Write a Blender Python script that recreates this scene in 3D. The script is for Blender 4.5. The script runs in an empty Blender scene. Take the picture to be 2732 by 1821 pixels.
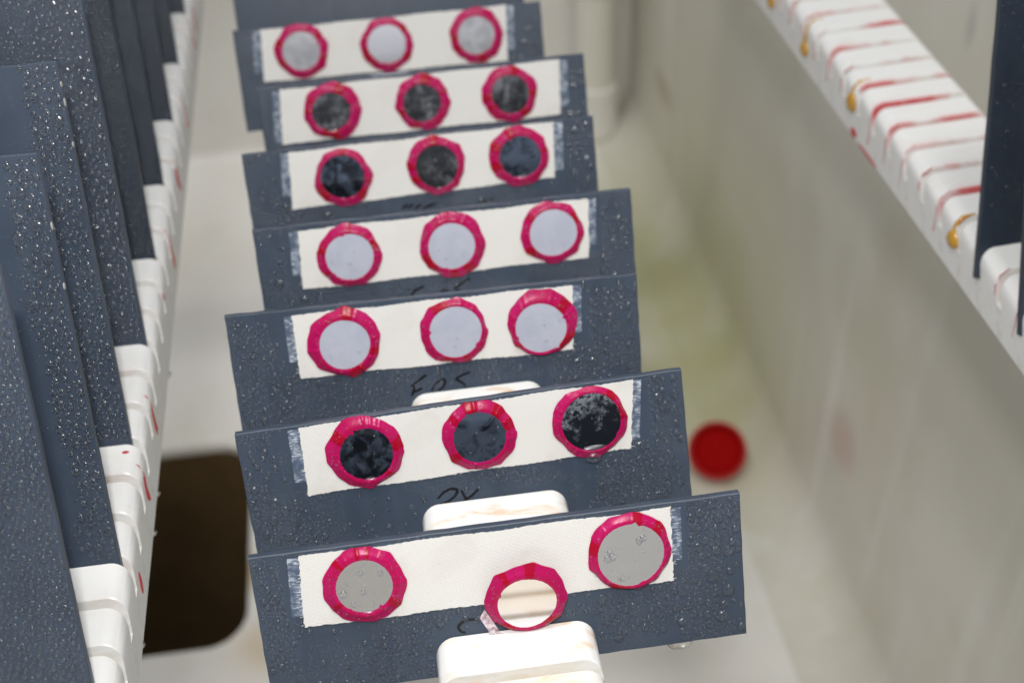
import bpy, bmesh, math, random
import numpy as np
from mathutils import Matrix, Vector

sc = bpy.context.scene
COL = sc.collection
MM = 0.001
TILT = math.radians(25.0)
PITCH = 0.05414 / 3            # slot pitch of the slotted bars

# ------------------------------------------------------------------ camera
cam_d = bpy.data.cameras.new('camera')
cam = bpy.data.objects.new('camera', cam_d)
COL.objects.link(cam)
cam.matrix_world = Matrix((
    (0.9906242, 0.1183946, -0.0681645, -0.01751),
    (-0.1300543, 0.6645110, -0.7358743, -0.23622),
    (-0.0418275, 0.7378400, 0.6736785, 0.33567),
    (0, 0, 0, 1)))
cam_d.sensor_width = 36.0
cam_d.lens = 45.48
cam_d.clip_start = 0.01
cam_d.clip_end = 20.0
cam_d.dof.use_dof = True
cam_d.dof.focus_distance = 0.407
cam_d.dof.aperture_fstop = 9.3
sc.camera = cam

# ------------------------------------------------------------------ light
world = bpy.data.worlds.new('World')
sc.world = world
world.use_nodes = True
bg = world.node_tree.nodes['Background']
bg.inputs[0].default_value = (0.80, 0.86, 1.0, 1)
bg.inputs[1].default_value = 0.29
world.cycles.sampling_method = 'NONE'   # an even backdrop: plain bounce sampling is the least noisy

def area_lamp(name, loc, target, size, power, color):
    d = bpy.data.lights.new(name, 'AREA')
    d.shape = 'RECTANGLE'
    d.size, d.size_y = size
    d.energy = power
    d.color = color
    o = bpy.data.objects.new(name, d)
    COL.objects.link(o)
    o.location = loc
    o.rotation_euler = (Vector(target) - Vector(loc)).to_track_quat('-Z', 'Y').to_euler()
    return o

area_lamp('flash_lamp', (-0.025, -0.19, 0.455), (0.01, 0.17, 0.0), (0.045, 0.028), 2.20, (1.0, 0.98, 0.95))
area_lamp('added_overhead_lamp', (0.36, 0.0, 2.6), (0.05, 0.3, -0.2), (0.9, 0.5), 21.0, (1.0, 0.985, 0.945))  # added fill from above, brightens the tank floor and bar tops
area_lamp('added_overhead_lamp', (-0.75, 0.25, 2.6), (0.1, 0.35, -0.2), (0.40, 0.28), 16.0, (1.0, 0.985, 0.945))  # added lamp, placed to throw the right bar's shadow onto the wall

sc.view_settings.view_transform = 'Standard'
sc.view_settings.look = 'None'
sc.view_settings.exposure = 0.0
sc.view_settings.gamma = 1.0
sc.view_settings.use_curve_mapping = False
sc.cycles.use_denoising = True
sc.cycles.max_bounces = 7
sc.cycles.transparent_max_bounces = 10
sc.cycles.use_adaptive_sampling = False
sc.cycles.sample_clamp_indirect = 6.0
sc.cycles.sample_clamp_direct = 0.0

# ------------------------------------------------------------------ node helpers
class NT:
    def __init__(self, name):
        self.m = bpy.data.materials.new(name)
        self.m.use_nodes = True
        self.t = self.m.node_tree
        self.n = self.t.nodes
        self.b = self.n['Principled BSDF']
        self.out = self.n['Material Output']
    def new(self, kind, **kw):
        nd = self.n.new(kind)
        for k, v in kw.items():
            setattr(nd, k, v)
        return nd
    def put(self, sock, v):
        if isinstance(v, bpy.types.NodeSocket):
            self.t.links.new(v, sock)
        elif isinstance(v, (tuple, list)) and len(v) == 3 and sock.type == 'RGBA':
            sock.default_value = (*v, 1)
        else:
            sock.default_value = v
    def math(self, op, a, b=None, c=None, clamp=False):
        nd = self.new('ShaderNodeMath', operation=op, use_clamp=clamp)
        self.put(nd.inputs[0], a)
        if b is not None: self.put(nd.inputs[1], b)
        if c is not None: self.put(nd.inputs[2], c)
        return nd.outputs[0]
    def obj(self):
        return self.new('ShaderNodeTexCoord').outputs['Object']
    def geo(self):
        return self.new('ShaderNodeNewGeometry').outputs['Position']
    def mapped(self, vec, scale=(1, 1, 1), loc=(0, 0, 0)):
        nd = self.new('ShaderNodeMapping')
        self.put(nd.inputs['Vector'], vec)
        nd.inputs['Scale'].default_value = scale
        nd.inputs['Location'].default_value = loc
        return nd.outputs[0]
    def xyz(self, vec):
        nd = self.new('ShaderNodeSeparateXYZ')
        self.put(nd.inputs[0], vec)
        return nd.outputs
    def noise(self, vec, scale, detail=4, rough=0.55, dist=0.0):
        nd = self.new('ShaderNodeTexNoise')
        self.put(nd.inputs['Vector'], vec)
        nd.inputs['Scale'].default_value = scale
        nd.inputs['Detail'].default_value = detail
        nd.inputs['Roughness'].default_value = rough
        nd.inputs['Distortion'].default_value = dist
        return nd.outputs['Fac']
    def voronoi(self, vec, scale, feature='F1'):
        nd = self.new('ShaderNodeTexVoronoi', feature=feature)
        self.put(nd.inputs['Vector'], vec)
        nd.inputs['Scale'].default_value = scale
        return nd.outputs['Distance']
    def step(self, v, a, b):
        nd = self.new('ShaderNodeMapRange', interpolation_type='SMOOTHSTEP')
        self.put(nd.inputs[0], v)
        nd.inputs[1].default_value = a
        nd.inputs[2].default_value = b
        return nd.outputs[0]
    def mix(self, fac, a, b):
        nd = self.new('ShaderNodeMix', data_type='RGBA')
        self.put(nd.inputs[0], fac)
        self.put(nd.inputs[6], a)
        self.put(nd.inputs[7], b)
        return nd.outputs[2]
    def bump(self, h, strength, dist=0.0002, normal=None):
        nd = self.new('ShaderNodeBump')
        nd.inputs['Strength'].default_value = strength
        nd.inputs['Distance'].default_value = dist
        self.put(nd.inputs['Height'], h)
        if normal is not None: self.put(nd.inputs['Normal'], normal)
        return nd.outputs[0]
    def set(self, **kw):
        for k, v in kw.items():
            self.put(self.b.inputs[k.replace('_', ' ')], v)
        return self.m

def near(g, pos, c, r0, r1, squash=(1, 1, 1)):
    """1 inside r0 of the point c, 0 outside r1."""
    nd = g.new('ShaderNodeVectorMath', operation='SUBTRACT')
    g.put(nd.inputs[0], pos); nd.inputs[1].default_value = c
    nd2 = g.new('ShaderNodeVectorMath', operation='MULTIPLY')
    g.put(nd2.inputs[0], nd.outputs[0]); nd2.inputs[1].default_value = squash
    nd3 = g.new('ShaderNodeVectorMath', operation='LENGTH')
    g.put(nd3.inputs[0], nd2.outputs[0])
    return g.step(nd3.outputs['Value'], r1, r0)

# ------------------------------------------------------------------ materials
def m_tank(wall=False):
    g = NT('tank_wall_fibreglass' if wall else 'tank_fibreglass')
    P = g.geo()
    n1 = g.noise(P, 5, 4)
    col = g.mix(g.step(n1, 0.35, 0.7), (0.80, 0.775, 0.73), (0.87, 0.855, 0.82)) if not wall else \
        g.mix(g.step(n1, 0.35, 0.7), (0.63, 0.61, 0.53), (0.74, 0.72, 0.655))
    n2 = g.noise(P, 14, 5)
    # faint drip marks running down the walls
    st = g.noise(g.mapped(P, (26, 26, 1.6)), 1.0, 3, 0.5)
    col = g.mix(g.math('MULTIPLY', g.step(st, 0.54, 0.72), 0.55), col, (0.82, 0.81, 0.78))
    yl = g.noise(g.mapped(P, (4, 4, 2.2), (3.3, 1.2, 0.4)), 1.0, 5, 0.65)
    col = g.mix(g.math('MULTIPLY', g.step(yl, 0.50, 0.72), 0.38), col, (0.56, 0.52, 0.36))
    # olive scale round the outlet end, brown and pink marks
    ol = near(g, P, (0.225, 0.80, -0.60), 0.08, 0.42, (1.4, 1, 1))
    ol = g.math('MULTIPLY', ol, g.step(n1, 0.2, 0.62))
    col = g.mix(g.math('MULTIPLY', ol, 0.9), col, (0.45, 0.445, 0.25))
    for c, r in (((0.215, 1.00, -0.60), 0.05), ((0.238, 0.93, -0.60), 0.05), ((0.255, 0.86, -0.59), 0.055), ((0.268, 0.79, -0.585), 0.06), ((0.276, 0.71, -0.58), 0.055), ((0.272, 0.64, -0.585), 0.045)):
        col = g.mix(g.math('MULTIPLY', near(g, P, c, 0.004, r), 0.42), col, (0.36, 0.355, 0.15))
    br = g.math('MULTIPLY', near(g, P, (0.292, 1.035, -0.465), 0.01, 0.055, (1, 1, 2.2)), 0.55)
    col = g.mix(br, col, (0.33, 0.24, 0.14))
    pk = g.math('MULTIPLY', near(g, P, (0.31, 0.446, -0.442), 0.012, 0.04), 0.30)
    col = g.mix(pk, col, (0.55, 0.22, 0.2))
    sm = g.math('MULTIPLY', near(g, P, (0.312, 0.389, -0.038), 0.003, 0.014, (1, 1.5, 0.7)), 0.4)
    col = g.mix(sm, col, (0.33, 0.33, 0.32))
    # rust wash round the sump mouth
    for c, r, k in (((-0.197, 0.52, -0.60), 0.035, 0.7), ((-0.18, 0.44, -0.60), 0.05, 0.55), ((-0.21, 0.665, -0.60), 0.04, 0.3)):
        f = g.math('MULTIPLY', near(g, P, c, 0.004, r), g.math('MULTIPLY', g.step(n2, 0.3, 0.6), k))
        col = g.mix(f, col, (0.58, 0.40, 0.17))
    return g.set(Base_Color=col, Roughness=0.42, Normal=g.bump(n2, 0.15, 0.002))

def m_sump():
    g = NT('sump_dark')
    n = g.noise(g.geo(), 18, 4)
    return g.set(Base_Color=g.mix(n, (0.10, 0.066, 0.030), (0.22, 0.145, 0.070)), Roughness=0.35)

def m_bar(name, red, rust, slot0, seed):
    """white plastic; dried red liquid along the slots, rust-coloured wash."""
    g = NT(name)
    P = g.obj()
    X = g.xyz(P)
    base = g.mix(g.noise(P, 60, 4), (0.73, 0.73, 0.71), (0.79, 0.79, 0.775))
    grime = g.noise(g.mapped(P, (70, 260, 260), (seed, 0, 0)), 1.0, 5, 0.6)
    # position along the bar in slots, measured in the tilted slot frame
    s = g.math('DIVIDE', g.math('SUBTRACT', g.math('SUBTRACT', X[1], slot0), g.math('MULTIPLY', X[2], math.tan(TILT))), PITCH)
    fr = g.math('FRACT', g.math('ADD', s, 0.5))
    fr = g.math('SUBTRACT', fr, 0.5)                   # -0.5 .. 0.5, 0 at the slot front
    idx = g.math('ROUND', s)
    # rust / ochre wash
    rn = g.noise(g.mapped(P, (45, 120, 60), (seed + 3.1, 0, 0)), 1.0, 5, 0.62, 0.6)
    col = g.mix(g.math('MULTIPLY', g.step(rn, 0.52, 0.74), rust), base, (0.66, 0.40, 0.17))
    edge = g.math('MULTIPLY', g.step(g.math('ABSOLUTE', g.math('SUBTRACT', fr, 0.09)), 0.15, 0.10), 0.35)
    col = g.mix(g.math('MULTIPLY', edge, g.step(grime, 0.4, 0.7)), col, (0.46, 0.43, 0.33))
    if rust > 0.5:
        cw = near(g, P, (0.004, -0.040, 0.0), 0.012, 0.034, (1, 1, 0.3))
        col = g.mix(g.math('MULTIPLY', cw, 0.6), col, (0.74, 0.60, 0.42))
    if red > 0:
        cb = g.new('ShaderNodeCombineXYZ')
        g.put(cb.inputs[0], g.math('MULTIPLY', X[0], 34.0))
        g.put(cb.inputs[1], g.math('MULTIPLY', idx, 7.77))
        g.put(cb.inputs[2], g.math('MULTIPLY', X[2], 60.0))
        nn = g.noise(cb.outputs[0], 1.0, 3, 0.6)
        fine = g.noise(g.mapped(P, (300, 900, 300)), 1.0, 3)
        w = g.math('MULTIPLY_ADD', fine, 0.06, 0.008)
        off = g.math('ABSOLUTE', g.math('SUBTRACT', fr, 0.19))
        band = g.step(g.math('DIVIDE', off, w), 1.5, 0.55)
        depth = g.step(X[2], -0.0125, -0.002)
        m = g.math('MULTIPLY', g.math('MULTIPLY', band, g.step(nn, 0.40, 0.66)), depth)
        wn = g.new('ShaderNodeTexWhiteNoise', noise_dimensions='1D')
        g.put(wn.inputs['W'], idx)
        m = g.math('MULTIPLY', m, g.math('MULTIPLY_ADD', wn.outputs['Value'], 0.75, 0.30))
        col = g.mix(g.math('MULTIPLY', m, red, clamp=True), col, (0.50, 0.035, 0.055))
        wash = g.math('MULTIPLY', g.step(off, 0.24, 0.03), g.step(nn, 0.42, 0.68))
        col = g.mix(g.math('MULTIPLY', g.math('MULTIPLY', wash, depth), red * 0.30, clamp=True), col, (0.72, 0.30, 0.28))
    return g.set(Base_Color=col, Roughness=g.math('MULTIPLY_ADD', grime, 0.25, 0.2), Subsurface_Weight=0.06,
                 Subsurface_Radius=(0.002, 0.002, 0.002), Normal=g.bump(grime, 0.12, 0.0003))

def m_pvc(name, seed, k=1.0):
    g = NT(name)
    P = g.obj()
    n = g.noise(g.mapped(P, (1, 1, 1), (seed, 0, 0)), 35, 5)
    film = g.noise(g.mapped(P, (160, 160, 60), (seed, 0, 0)), 1.0, 4, 0.6)
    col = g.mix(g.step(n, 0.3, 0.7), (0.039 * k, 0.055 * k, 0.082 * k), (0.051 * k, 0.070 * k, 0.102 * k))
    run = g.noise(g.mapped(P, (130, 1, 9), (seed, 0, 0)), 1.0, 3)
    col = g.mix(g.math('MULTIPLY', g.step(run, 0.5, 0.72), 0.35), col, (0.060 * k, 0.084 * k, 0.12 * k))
    fine = g.noise(P, 2600, 2)
    return g.set(Base_Color=col, Roughness=g.math('MULTIPLY_ADD', film, 0.35, 0.22), IOR=1.48,
                 Normal=g.bump(fine, 0.10, 0.0002))

def m_tape():
    g = NT('woven_tape')
    P = g.obj()
    X = g.xyz(P)
    wob = g.noise(P, 160, 2)
    k = 2 * math.pi / 0.00046
    a = g.math('SINE', g.math('MULTIPLY_ADD', X[0], k, g.math('MULTIPLY', wob, 5.0)))
    b = g.math('SINE', g.math('MULTIPLY_ADD', X[2], k, g.math('MULTIPLY', wob, 6.0)))
    hole = g.math('MULTIPLY', g.math('MULTIPLY_ADD', a, 0.5, 0.5), g.math('MULTIPLY_ADD', b, 0.5, 0.5))
    big = g.noise(P, 90, 4)
    thr = g.noise(g.mapped(P, (150, 1, 2600)), 1.0, 3)
    holes = g.math('MULTIPLY', g.step(hole, 0.55, 0.95), g.step(big, 0.25, 0.7))
    col = g.mix(big, (0.69, 0.675, 0.635), (0.77, 0.76, 0.725))
    col = g.mix(g.math('MULTIPLY', thr, 0.30), col, (0.86, 0.85, 0.82))
    col = g.mix(g.math('MULTIPLY', holes, 0.72), col, (0.33, 0.31, 0.27))
    damp = g.noise(P, 55, 3, 0.6, 0.4)
    col = g.mix(g.math('MULTIPLY', g.step(damp, 0.5, 0.68), 0.30), col, (0.62, 0.575, 0.53))
    return g.set(Base_Color=col, Roughness=g.math('MULTIPLY_ADD', g.step(damp, 0.5, 0.68), -0.25, 0.62), Normal=g.bump(hole, 0.5, 0.00015))

def m_scuff():
    g = NT('scuffed_tape_end')
    P = g.obj()
    st = g.noise(g.mapped(P, (420, 1, 2200)), 1.0, 4, 0.6)
    pt = g.noise(g.mapped(P, (240, 1, 260)), 1.0, 3)
    f = g.math('MULTIPLY', g.step(st, 0.42, 0.62), g.step(pt, 0.36, 0.62))
    col = g.mix(f, (0.075, 0.105, 0.16), (0.52, 0.57, 0.64))
    return g.set(Base_Color=col, Roughness=0.45)

def m_flap():
    g = NT('crinkled_clear_film')
    n = g.noise(g.obj(), 420, 3, 0.5)
    col = g.mix(g.step(n, 0.35, 0.7), (0.58, 0.36, 0.41), (0.78, 0.75, 0.77))
    return g.set(Base_Color=col, Roughness=0.25, Alpha=g.math('MULTIPLY_ADD', g.step(n, 0.35, 0.6), 0.5, 0.4))

def m_ring():
    g = NT('red_tape')
    at = g.new('ShaderNodeAttribute', attribute_name='tone')
    P = g.obj()
    n = g.noise(P, 420, 4, 0.6)
    f = g.math('ADD', at.outputs['Fac'], g.math('MULTIPLY_ADD', n, 0.7, -0.35), clamp=True)
    col = g.mix(f, (0.43, 0.006, 0.102), (0.35, 0.001, 0.020))
    col = g.mix(g.math('MULTIPLY', g.step(n, 0.60, 0.85), 0.4), col, (0.52, 0.04, 0.13))
    return g.set(Base_Color=col, Roughness=0.30, IOR=1.45, Specular_IOR_Level=0.28,
                 Normal=g.bump(n, 0.25, 0.0004), Subsurface_Weight=0.08, Subsurface_Radius=(0.001, 0.0002, 0.0003))

def m_disc(name, kind, seed):
    g = NT(name)
    P = g.mapped(g.obj(), (1, 1, 1), (seed, seed * 0.37, 0))
    big = g.noise(P, 210 if kind in ('tarnish', 'bluish') else 130, 5, 0.6, 0.5)
    fine = g.noise(P, 700, 4, 0.65)
    if kind == 'mirror':
        col = g.mix(big, (0.80, 0.80, 0.83), (0.90, 0.90, 0.91))
        return g.set(Base_Color=col, Metallic=1.0, Roughness=g.math('MULTIPLY_ADD', fine, 0.06, 0.07),
                     Normal=g.bump(big, 0.02, 0.0005))
    if kind == 'pale':
        col = g.mix(g.step(big, 0.3, 0.7), (0.48, 0.50, 0.595), (0.53, 0.55, 0.635))
        scr = g.noise(g.mapped(P, (120, 1, 2600)), 1.0, 3)
        col = g.mix(g.math('MULTIPLY', g.step(scr, 0.58, 0.75), 0.12), col, (0.56, 0.58, 0.64))
        spot = g.noise(P, 260, 3, 0.6, 0.8)
        col = g.mix(g.math('MULTIPLY', g.step(spot, 0.60, 0.75), 0.10), col, (0.36, 0.38, 0.45))
        return g.set(Base_Color=col, Metallic=0.25, Roughness=g.math('MULTIPLY_ADD', spot, 0.3, 0.3))
    if kind == 'matte':
        col = g.mix(g.step(big, 0.3, 0.7), (0.24, 0.245, 0.265), (0.36, 0.365, 0.385))
        return g.set(Base_Color=col, Metallic=0.85, Roughness=0.42, Normal=g.bump(fine, 0.2, 0.0003))
    if kind == 'satin':
        return g.set(Base_Color=g.mix(big, (0.58, 0.58, 0.63), (0.66, 0.66, 0.70)), Metallic=0.9, Roughness=0.25)
    if kind in ('tarnish', 'bluish'):
        lo = 0.35 if kind == 'bluish' else 0.48
        f = g.step(big, lo - 0.06, lo + 0.20)
        col = g.mix(f, (0.020, 0.024, 0.033), (0.15, 0.195, 0.27))
        col = g.mix(g.math('MULTIPLY', g.step(fine, 0.58, 0.72), 0.35), col, (0.03, 0.034, 0.042))
        return g.set(Base_Color=col, Metallic=0.75, Roughness=g.math('MULTIPLY_ADD', big, 0.22, 0.04),
                     Normal=g.bump(fine, 0.10, 0.0003), Coat_Weight=0.8, Coat_Roughness=0.06)
    if kind == 'crust':
        X = g.xyz(g.obj())
        up = g.math('MULTIPLY_ADD', X[2], 22.0, 0.0)
        f = g.step(g.math('ADD', big, up), 0.50, 0.66)
        f = g.math('MULTIPLY', f, g.step(fine, 0.40, 0.60))
        col = g.mix(f, (0.020, 0.024, 0.032), (0.30, 0.33, 0.37))
        return g.set(Base_Color=col, Metallic=0.55, Roughness=0.26, Normal=g.bump(f, 0.4, 0.0004), Coat_Weight=0.6, Coat_Roughness=0.06)
    # charred
    st = g.noise(g.mapped(P, (260, 90, 90)), 1.0, 4, 0.6, 1.2)
    f = g.math('MULTIPLY', g.step(big, 0.38, 0.66), g.step(st, 0.35, 0.65))
    col = g.mix(f, (0.030, 0.032, 0.038), (0.24, 0.25, 0.27))
    return g.set(Base_Color=col, Metallic=0.6, Roughness=0.3, Normal=g.bump(big, 0.6, 0.0008), Coat_Weight=0.7, Coat_Roughness=0.08)

def m_water(clear=0.50, rough=0.27, name='water', f0=0.068, focus_lift=0.012):
    g = NT(name)
    gl = g.new('ShaderNodeBsdfRefraction')
    gl.inputs['IOR'].default_value = 1.333
    gl.inputs['Roughness'].default_value = 0.0
    tr = g.new('ShaderNodeBsdfTransparent')
    mx = g.new('ShaderNodeMixShader')
    mx.inputs[0].default_value = 1 - clear
    g.t.links.new(tr.outputs[0], mx.inputs[1])
    g.t.links.new(gl.outputs[0], mx.inputs[2])
    df = g.new('ShaderNodeBsdfDiffuse')
    df.inputs['Color'].default_value = (0.72, 0.78, 0.86, 1)      # pale diffuse stands in for light focused inside the drops
    mk = g.new('ShaderNodeMixShader')
    mk.inputs[0].default_value = focus_lift
    g.t.links.new(mx.outputs[0], mk.inputs[1])
    g.t.links.new(df.outputs[0], mk.inputs[2])
    lw = g.new('ShaderNodeLayerWeight')
    lw.inputs['Blend'].default_value = 0.5
    fr = g.math('MULTIPLY_ADD', g.math('POWER', lw.outputs['Facing'], 5.0), 0.85, f0)
    gs = g.new('ShaderNodeBsdfGlossy')
    gs.inputs['Roughness'].default_value = rough
    m2 = g.new('ShaderNodeMixShader')
    g.t.links.new(fr, m2.inputs[0])
    g.t.links.new(mk.outputs[0], m2.inputs[1])
    g.t.links.new(gs.outputs[0], m2.inputs[2])
    g.t.links.new(m2.outputs[0], g.out.inputs['Surface'])
    return g.m

def m_plain(name, col, rough=0.4, **kw):
    g = NT(name)
    n = g.noise(g.obj(), 120, 4)
    c2 = tuple(min(1, c * 1.18) for c in col)
    return g.set(Base_Color=g.mix(n, col, c2), Roughness=rough, **kw)

M = dict(flap=m_flap(), tank=m_tank(), tank_wall=m_tank(True), sump=m_sump(), tape=m_tape(), scuff=m_scuff(), ring=m_ring(),
         water=m_water(), water_big=m_water(0.08, 0.14, 'water_large_drops', 0.04, 0.030), ink=m_plain('marker_ink', (0.006, 0.006, 0.008), 0.35),
         red_stain=m_plain('dried_red_liquid', (0.42, 0.012, 0.022), 0.25),
         amber=m_plain('amber_resin', (0.62, 0.33, 0.04), 0.15, Transmission_Weight=0.25),
         cap=m_plain('red_plastic', (0.42, 0.008, 0.008), 0.5, Specular_IOR_Level=0.3), liner=m_plain('dark_red_liner', (0.30, 0.003, 0.003), 0.8, Specular_IOR_Level=0.05),
         pipe=m_plain('clouded_pipe', (0.75, 0.735, 0.66), 0.6),
         collar=m_plain('white_collar', (0.79, 0.775, 0.73), 0.6),
         burr=m_plain('pale_burr', (0.30, 0.30, 0.29), 0.5))

# ------------------------------------------------------------------ object helpers
def link(o, parent=None):
    COL.objects.link(o)
    if parent is not None:
        o.parent = parent
    return o

def mesh_obj(name, verts, faces, mat, parent=None, smooth=True, angle=35):
    me = bpy.data.meshes.new(name)
    me.from_pydata([tuple(v) for v in verts], [], faces)
    me.materials.append(mat)
    if smooth:
        me.polygons.foreach_set('use_smooth', [True] * len(me.polygons))
        me.set_sharp_from_angle(angle=math.radians(angle))
    me.update()
    return link(bpy.data.objects.new(name, me), parent)

def bm_obj(name, bm, mat, parent=None, smooth=True, angle=35):
    me = bpy.data.meshes.new(name)
    bmesh.ops.recalc_face_normals(bm, faces=bm.faces)
    bm.to_mesh(me); bm.free()
    me.materials.append(mat)
    if smooth:
        me.polygons.foreach_set('use_smooth', [True] * len(me.polygons))
        me.set_sharp_from_angle(angle=math.radians(angle))
    return link(bpy.data.objects.new(name, me), parent)

def thing(name, label, cat, mat_w, group=None):
    o = bpy.data.objects.new(name, None)
    o.empty_display_size = 0.02
    COL.objects.link(o)
    o.matrix_world = mat_w
    tag(o, label, cat, group)
    return o

def tag(o, label=None, cat=None, group=None, kind=None):
    if label: o['label'] = label
    if cat: o['category'] = cat
    if group: o['group'] = group
    if kind: o['kind'] = kind
    return o

def tube(path, rad, seg=10, cap=True):
    """vertices and faces of a round tube along a list of points."""
    P = [Vector(p) for p in path]
    rads = rad if isinstance(rad, (list, tuple)) else [rad] * len(P)
    V, F = [], []
    for i, p in enumerate(P):
        d = (P[min(i + 1, len(P) - 1)] - P[max(i - 1, 0)]).normalized()
        a = d.cross(Vector((0.31, 0.22, 0.92))).normalized()
        b = d.cross(a)
        for j in range(seg):
            t = 2 * math.pi * j / seg
            V.append(p + (a * math.cos(t) + b * math.sin(t)) * rads[i])
    for i in range(len(P) - 1):
        for j in range(seg):
            k = (j + 1) % seg
            F.append((i * seg + j, i * seg + k, (i + 1) * seg + k, (i + 1) * seg + j))
    if cap:
        F.append(tuple(range(seg))[::-1])
        F.append(tuple(range((len(P) - 1) * seg, len(P) * seg)))
    return V, F

def smooth_path(pts, n=8):
    """Catmull-Rom through 2-D or 3-D points."""
    P = [np.array(p, float) for p in pts]
    P = [2 * P[0] - P[1]] + P + [2 * P[-1] - P[-2]]
    out = []
    for i in range(1, len(P) - 2):
        for t in np.linspace(0, 1, n, endpoint=False):
            a, b, c, d = P[i - 1], P[i], P[i + 1], P[i + 2]
            out.append(0.5 * (2 * b + (c - a) * t + (2 * a - 5 * b + 4 * c - d) * t * t + (3 * b - a - 3 * c + d) * t ** 3))
    out.append(P[-2])
    return out

# ================================================================== setting: the open tank
FLOOR = -0.60
def wall_x(y): return 0.31 - 0.03 * (y - 0.45)
Y0, Y1, XL = -0.42, 1.20, -0.62

def make_floor():
    # sump mouth: rounded rectangle, the floor sheet fans out from it
    hx0, hx1, hy0, hy1, r = -0.46, -0.200, 0.446, 0.688, 0.036
    ring = []
    for cx, cy, a0 in ((hx1 - r, hy1 - r, 0), (hx0 + r, hy1 - r, 90), (hx0 + r, hy0 + r, 180), (hx1 - r, hy0 + r, 270)):
        for i in range(9):
            a = math.radians(a0 + i * 90 / 8)
            ring.append((cx + r * math.cos(a), cy + r * math.sin(a)))
    n = len(ring)
    ox0, ox1, oy0, oy1 = XL, 0.36, Y0, Y1 + 0.02
    cx, cy = (hx0 + hx1) / 2, (hy0 + hy1) / 2
    outer = []
    for (x, y) in ring:
        dx, dy = x - cx, y - cy
        t = min(((ox1 - cx) / dx) if dx > 0 else ((ox0 - cx) / dx if dx < 0 else 1e9),
                ((oy1 - cy) / dy) if dy > 0 else ((oy0 - cy) / dy if dy < 0 else 1e9))
        outer.append((cx + dx * t, cy + dy * t))
    V, F = [], []
    def ringv(pts, z): 
        s = len(V); V.extend((x, y, z) for x, y in pts); return s
    a = ringv(outer, FLOOR)
    grow = [(x + (x - cx) / abs(x - cx) * 0.004, y + (y - cy) / abs(y - cy) * 0.004) for x, y in ring]
    b = ringv(grow, FLOOR)
    c = ringv(ring, FLOOR - 0.004)
    d = ringv(ring, FLOOR - 0.012)
    for s, t in ((a, b), (b, c), (c, d)):
        for i in range(n):
            j = (i + 1) % n
            F.append((s + i, s + j, t + j, t + i))
    # the four outer corners left out by the fan
    for (X, Y) in ((ox1, oy1), (ox0, oy1), (ox0, oy0), (ox1, oy0)):
        best = None
        for i in range(n):
            j = (i + 1) % n
            p, q = outer[i], outer[j]
            if (abs(p[0] - X) < 1e-6 and abs(q[1] - Y) < 1e-6) or (abs(p[1] - Y) < 1e-6 and abs(q[0] - X) < 1e-6):
                best = (i, j)
        if best:
            V.append((X, Y, FLOOR)); F.append((a + best[0], len(V) - 1, a + best[1]))
    fl = mesh_obj('floor', V, F, M['tank'], angle=50)
    tag(fl, kind='structure')
    V2 = [(x, y, FLOOR - 0.012) for x, y in ring] + [(x, y, FLOOR - 0.45) for x, y in ring]
    F2 = [(i, (i + 1) % n, n + (i + 1) % n, n + i) for i in range(n)] + [tuple(range(n, 2 * n))]
    su = mesh_obj('sump', V2, F2, M['sump'])
    tag(su, kind='structure')

def make_walls():
    # right wall: a cove at its foot, then straight up to the rim
    prof = [(-0.055 + 0.055 * math.sin(a), FLOOR + 0.055 - 0.055 * math.cos(a)) for a in [math.radians(x) for x in range(0, 91, 10)]]
    prof = [(-0.06, FLOOR - 0.0006)] + [(x, z + 0.0006) for x, z in prof] + [(0.0, -0.3), (0.0, 0.0), (0.003, 0.11), (0.03, 0.125), (0.09, 0.125)]
    ys = np.linspace(Y0, Y1 + 0.01, 12)
    V = [(wall_x(y) + px, y, pz) for y in ys for px, pz in prof]
    k = len(prof)
    F = [(i * k + j, (i + 1) * k + j, (i + 1) * k + j + 1, i * k + j + 1) for i in range(len(ys) - 1) for j in range(k - 1)]
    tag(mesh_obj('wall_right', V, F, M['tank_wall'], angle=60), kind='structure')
    # back wall with its cove
    xs = np.linspace(XL, 0.36, 10)
    prof = [(-0.03, FLOOR - 0.0008)] + [(-0.014 + 0.014 * math.sin(math.radians(a)), FLOOR + 0.0148 - 0.014 * math.cos(math.radians(a))) for a in range(0, 91, 15)] + prof[-5:]
    k = len(prof)
    V = [(x, Y1 + px, pz) for x in xs for px, pz in prof]
    F = [(i * k + j, (i + 1) * k + j, (i + 1) * k + j + 1, i * k + j + 1) for i in range(len(xs) - 1) for j in range(k - 1)]
    tag(mesh_obj('wall_back', V, F, M['tank'], angle=60), kind='structure')
    for nm, pts in (('wall_left', [(XL, Y0), (XL, Y1)]), ('wall_front', [(XL, Y0), (0.345, Y0)])):
        (xa, ya), (xb, yb) = pts
        top = 0.125 if nm == 'wall_left' else FRONT_TOP
        V = [(xa, ya, FLOOR), (xb, yb, FLOOR), (xb, yb, top), (xa, ya, top)]
        ex = (-0.06, 0) if nm == 'wall_left' else (0, -0.06)
        V += [(xb + ex[0], yb + ex[1], top + 0.004), (xa + ex[0], ya + ex[1], top + 0.004)]
        tag(mesh_obj(nm, V, [(0, 1, 2, 3), (3, 2, 4, 5)], M['tank'], smooth=False), kind='structure')
FRONT_TOP = 0.045
make_floor()
make_walls()

# ================================================================== slotted bars
BAR_W, BAR_H, BAR_R = 0.0500, 0.0255, 0.0062
SLOT_D, PLATE_T = 0.0127, 0.0030

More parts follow.
